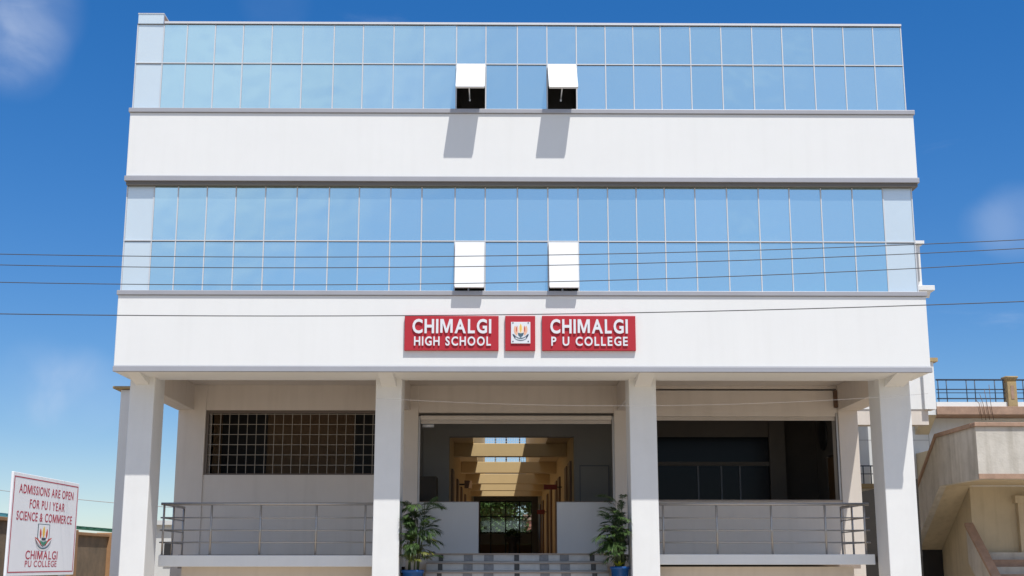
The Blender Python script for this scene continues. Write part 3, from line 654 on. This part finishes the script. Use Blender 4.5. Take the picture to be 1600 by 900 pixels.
e = empty('far_house', (-10.6, 24, 0), 'pale flat roofed house glimpsed between column and wall on the left', 'house')
box('wall', -12.5, -10.6, 24, 28, 0, 2.9, farw, e); box('roof_slab', -12.7, -10.4, 23.8, 28.2, 2.901, 3.05, farw, e); box('window', -12.0, -11.3, 23.96, 23.999, 1.5, 2.3, black, e)

# ------------------------------------------------------------------ neighbouring house with outside stairs
H = empty('neighbouring_house', (11.5, 11, 0), 'cream and grey house with outside staircase and roof terrace', 'house')
LX, LY0, LY1 = 9.78, 5.9, 8.4
box('landing_slab', LX+.151, 14, LY0+.151, LY1, 3.35, 3.55, housec, H)
box('landing_parapet', LX, 14, LY0, LY0+.15, 3.346, 4.46, houseg, H); box('coping', LX-.03, 14, LY0-.05, LY0+.2, 4.461, 4.55, terra, H, .01)
box('lower_trim', LX-.01, 14, LY0-.04, LY0-.001, 3.352, 3.455, terra, H)
prism_x('stair_parapet', [(LY0+.151, 3.345), (LY0+.151, 4.46), (LY1, 4.46), (10.6, 2.95), (10.6, 1.92), (LY1-.001, 3.345)], LX-.001, LX+.15, houseg, H)
prism_x('coping', [(LY0+.201, 4.461), (LY0+.201, 4.55), (LY1+.03, 4.55), (10.6, 3.04), (10.6, 2.951), (LY1, 4.461)], LX-.04, LX+.19, terra, H)
prism_x('flight_slab', [(LY1+.001, 3.35), (LY1+.001, 3.54), (10.6, 2.12), (10.6, 1.93)], LX+.151, 10.48, housec, H)
for k in range(8):
    y = LY1+.01+k*.27; box('stair_step', LX+.151, 10.48, y, y+.268, 3.42-k*.1743, 3.60-k*.1825, houseg, H)
box('mid_landing', LX, 10.48, 10.601, 11.9, 1.93, 2.12, housec, H)
# lower flight coming back towards the street
prism_x('lower_parapet', [(8.43, 1.6), (8.43, 2.42), (5.5, .05), (5.5, 0), (6.3, 0)], 10.33, 10.47, houseg, H)
prism_x('coping', [(8.44, 2.421), (8.44, 2.51), (5.5, .14), (5.5, .051)], 10.30, 10.50, terra, H)
for k in range(12):
    y1 = 8.43-k*.25; zt = 2.0-(k+1)*.16; box('stair_step', 10.471, 11.6, y1-.249, y1, 0, max(zt, .05), terra if k % 2 else houseg, H)
box('stair_well_wall', 10.487, 10.6, 8.601, 12.14, 0, 4.4, housec, H); box('under_stair_shade', 9.8, 10.48, 10.605, 10.64, 0, 1.925, shadeb, H)  # second box: dark sheet painting in the shaded opening below the stair
box('ground_wall', 10.485, 20, 8.45, 8.6, 0, 3.349, housec, H); box('pilaster', 11.52, 11.85, 8.3, 8.449, 0, 2.95, housec, H); box('pilaster_cap', 11.45, 11.92, 8.25, 8.449, 2.951, 3.12, housec, H)
# ground floor and upper walls
box('ground_wall', 8.5, 20, 12.2, 12.4, 0, 5.33, housec, H)
box('pale_upper_wall', 8.5, 10.86, 12.15, 12.199, 3.3, 6.3, housew, H); box('pale_upper_wall', 10.861, 14, 12.15, 12.199, 3.3, 5.33, housew, H)
for x in (9.4, 10.3, 10.85): box('wall_joint', x, x+.008, 12.147, 12.1495, 3.3, 5.3, darkalu, H)
for z in (4.75, 5.6): box('wall_joint', 8.5, 10.85, 12.1465, 12.149, z, z+.008, darkalu, H)
box('terrace_slab', 10.86, 20, 11.4, 15, 5.34, 5.555, terra, H, .01)
prism_x('terrace_bracket', [(11.45, 5.339), (12.149, 5.339), (12.149, 4.9)], 10.5, 10.86, housec, H)
box('terrace_end', 10.45, 10.859, 11.45, 13, 5.34, 5.95, housew, H)
box('terrace_kerb', 10.9, 20, 11.5, 11.7, 5.5555, 5.68, whitecol, H)
for z, r_ in ((6.27, .022), (6.02, .014), (5.93, .010), (5.78, .016)): tube('terrace_rail', [(10.95, 11.6, z), (20, 11.6, z)], r_, railblk, H, 8)
x = 11.0; k = 0
while x < 17:
    tube('terrace_post', [(x, 11.6, 5.68), (x, 11.6, 6.27)], .013, railblk, H, 6); x += .22 if k % 2 == 0 else .52; k += 1
pil = box('terrace_pillar', 12.74, 12.98, 11.42, 11.68, 5.556, 6.20, ochre, H, .01)
lp = [(.0, .0), (.2, .0), (.2, .05), (.27, .10), (.27, .14), (0, .14)]
cp = lathe('pillar_cap', [(r_*.85, z) for r_, z in lp], (12.86, 11.55, 6.201), ochre, pil, 4); cp.rotation_euler.z = R(45)
box('pillar_niche', 12.82, 12.90, 11.41, 11.419, 5.75, 6.1, terra, pil)
for k in range(4): tube('reinforcing_bar', [(12.0+k*.10, 11.38, 5.2), (11.95+k*.10, 11.36, 5.62), (11.85+k*.13, 11.36, 5.75+.12*k)], .007, rust, H, 6)
box('balcony_rail', 8.8, 9.5, 11.9, 11.93, 4.05, 4.08, railblk, H); box('balcony_rail', 8.8, 9.5, 11.9, 11.93, 3.85, 3.87, railblk, H)
for x in (8.82, 9.0, 9.2, 9.45): box('balcony_post', x, x+.025, 11.9, 11.925, 3.6, 4.049, railblk, H)
box('balcony_slab', 8.5, 9.77, 11.75, 12.14, 3.5, 3.599, ochre, H)
e = empty('passage_shade_gate', (8, 7.4, 0), 'gate-shaped dark sheet painting in the shade of the passage right of the porch', 'gate')  # gate shape added; its dark colour paints in the passage shade
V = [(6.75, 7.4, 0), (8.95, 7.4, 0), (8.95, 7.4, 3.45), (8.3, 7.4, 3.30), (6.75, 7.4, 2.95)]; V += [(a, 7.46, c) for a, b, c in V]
meshobj('leaf', V, [(0, 1, 2, 3, 4), (5, 6, 7, 8, 9)]+[(i, (i+1) % 5, 5+(i+1) % 5, 5+i) for i in range(5)], shadeb, e)
for x in (7.0, 7.6, 8.2, 8.8): box('sheet_stile', x, x+.06, 7.36, 7.399, 0, 2.88, shadeb, e)
for z in (.4, 1.75): box('sheet_rail', 6.76, 8.94, 7.345, 7.359, z, z+.1, shadeb, e)

# ------------------------------------------------------------------ overhead wires
def wire(name, pts, y, r, m, label, ext=9):
    (x0, z0), (x1, z1), (x2, z2) = pts
    def q(x): return z0*(x-x1)*(x-x2)/((x0-x1)*(x0-x2))+z1*(x-x0)*(x-x2)/((x1-x0)*(x1-x2))+z2*(x-x0)*(x-x1)/((x2-x0)*(x2-x1))
    n = 48; a, b = x0-ext, x2+ext
    tag(tube(name, [(a+(b-a)*i/n, y, q(a+(b-a)*i/n)) for i in range(n+1)], r, m, None, 6), label, 'wire', 'overhead wires')
wire('power_line', ((-5.389, 4.619), (-1.0, 4.605), (4.891, 4.792)), -9, .0043, cable, 'topmost of the three black wires crossing the lower glass band')
wire('power_line', ((-5.38, 4.508), (-1.0, 4.497), (4.883, 4.702)), -9, .0043, cable, 'middle of the three black wires crossing the lower glass band')
wire('power_line', ((-5.366, 4.331), (-1.0, 4.325), (4.871, 4.557)), -9, .0043, cable, 'lowest of the three black wires crossing the lower glass band')
wire('power_line', ((-5.339, 4.011), (-1.0, 4.004), (4.838, 4.156)), -9, .005, cable, 'black wire passing along the top edge of the red signs')
wire('service_wire', ((-2.326, 4.124), (1.197, 4.008), (6.33, 4.205)), -1.5, .0022, greycable, 'thin grey service wire across the porch columns', 0)
wire('far_wire', ((-22, 4.75), (-16, 3.85), (-11, 3.4)), 22, .012, greycable, 'thin wire in the sky above the sheds on the left', 5)
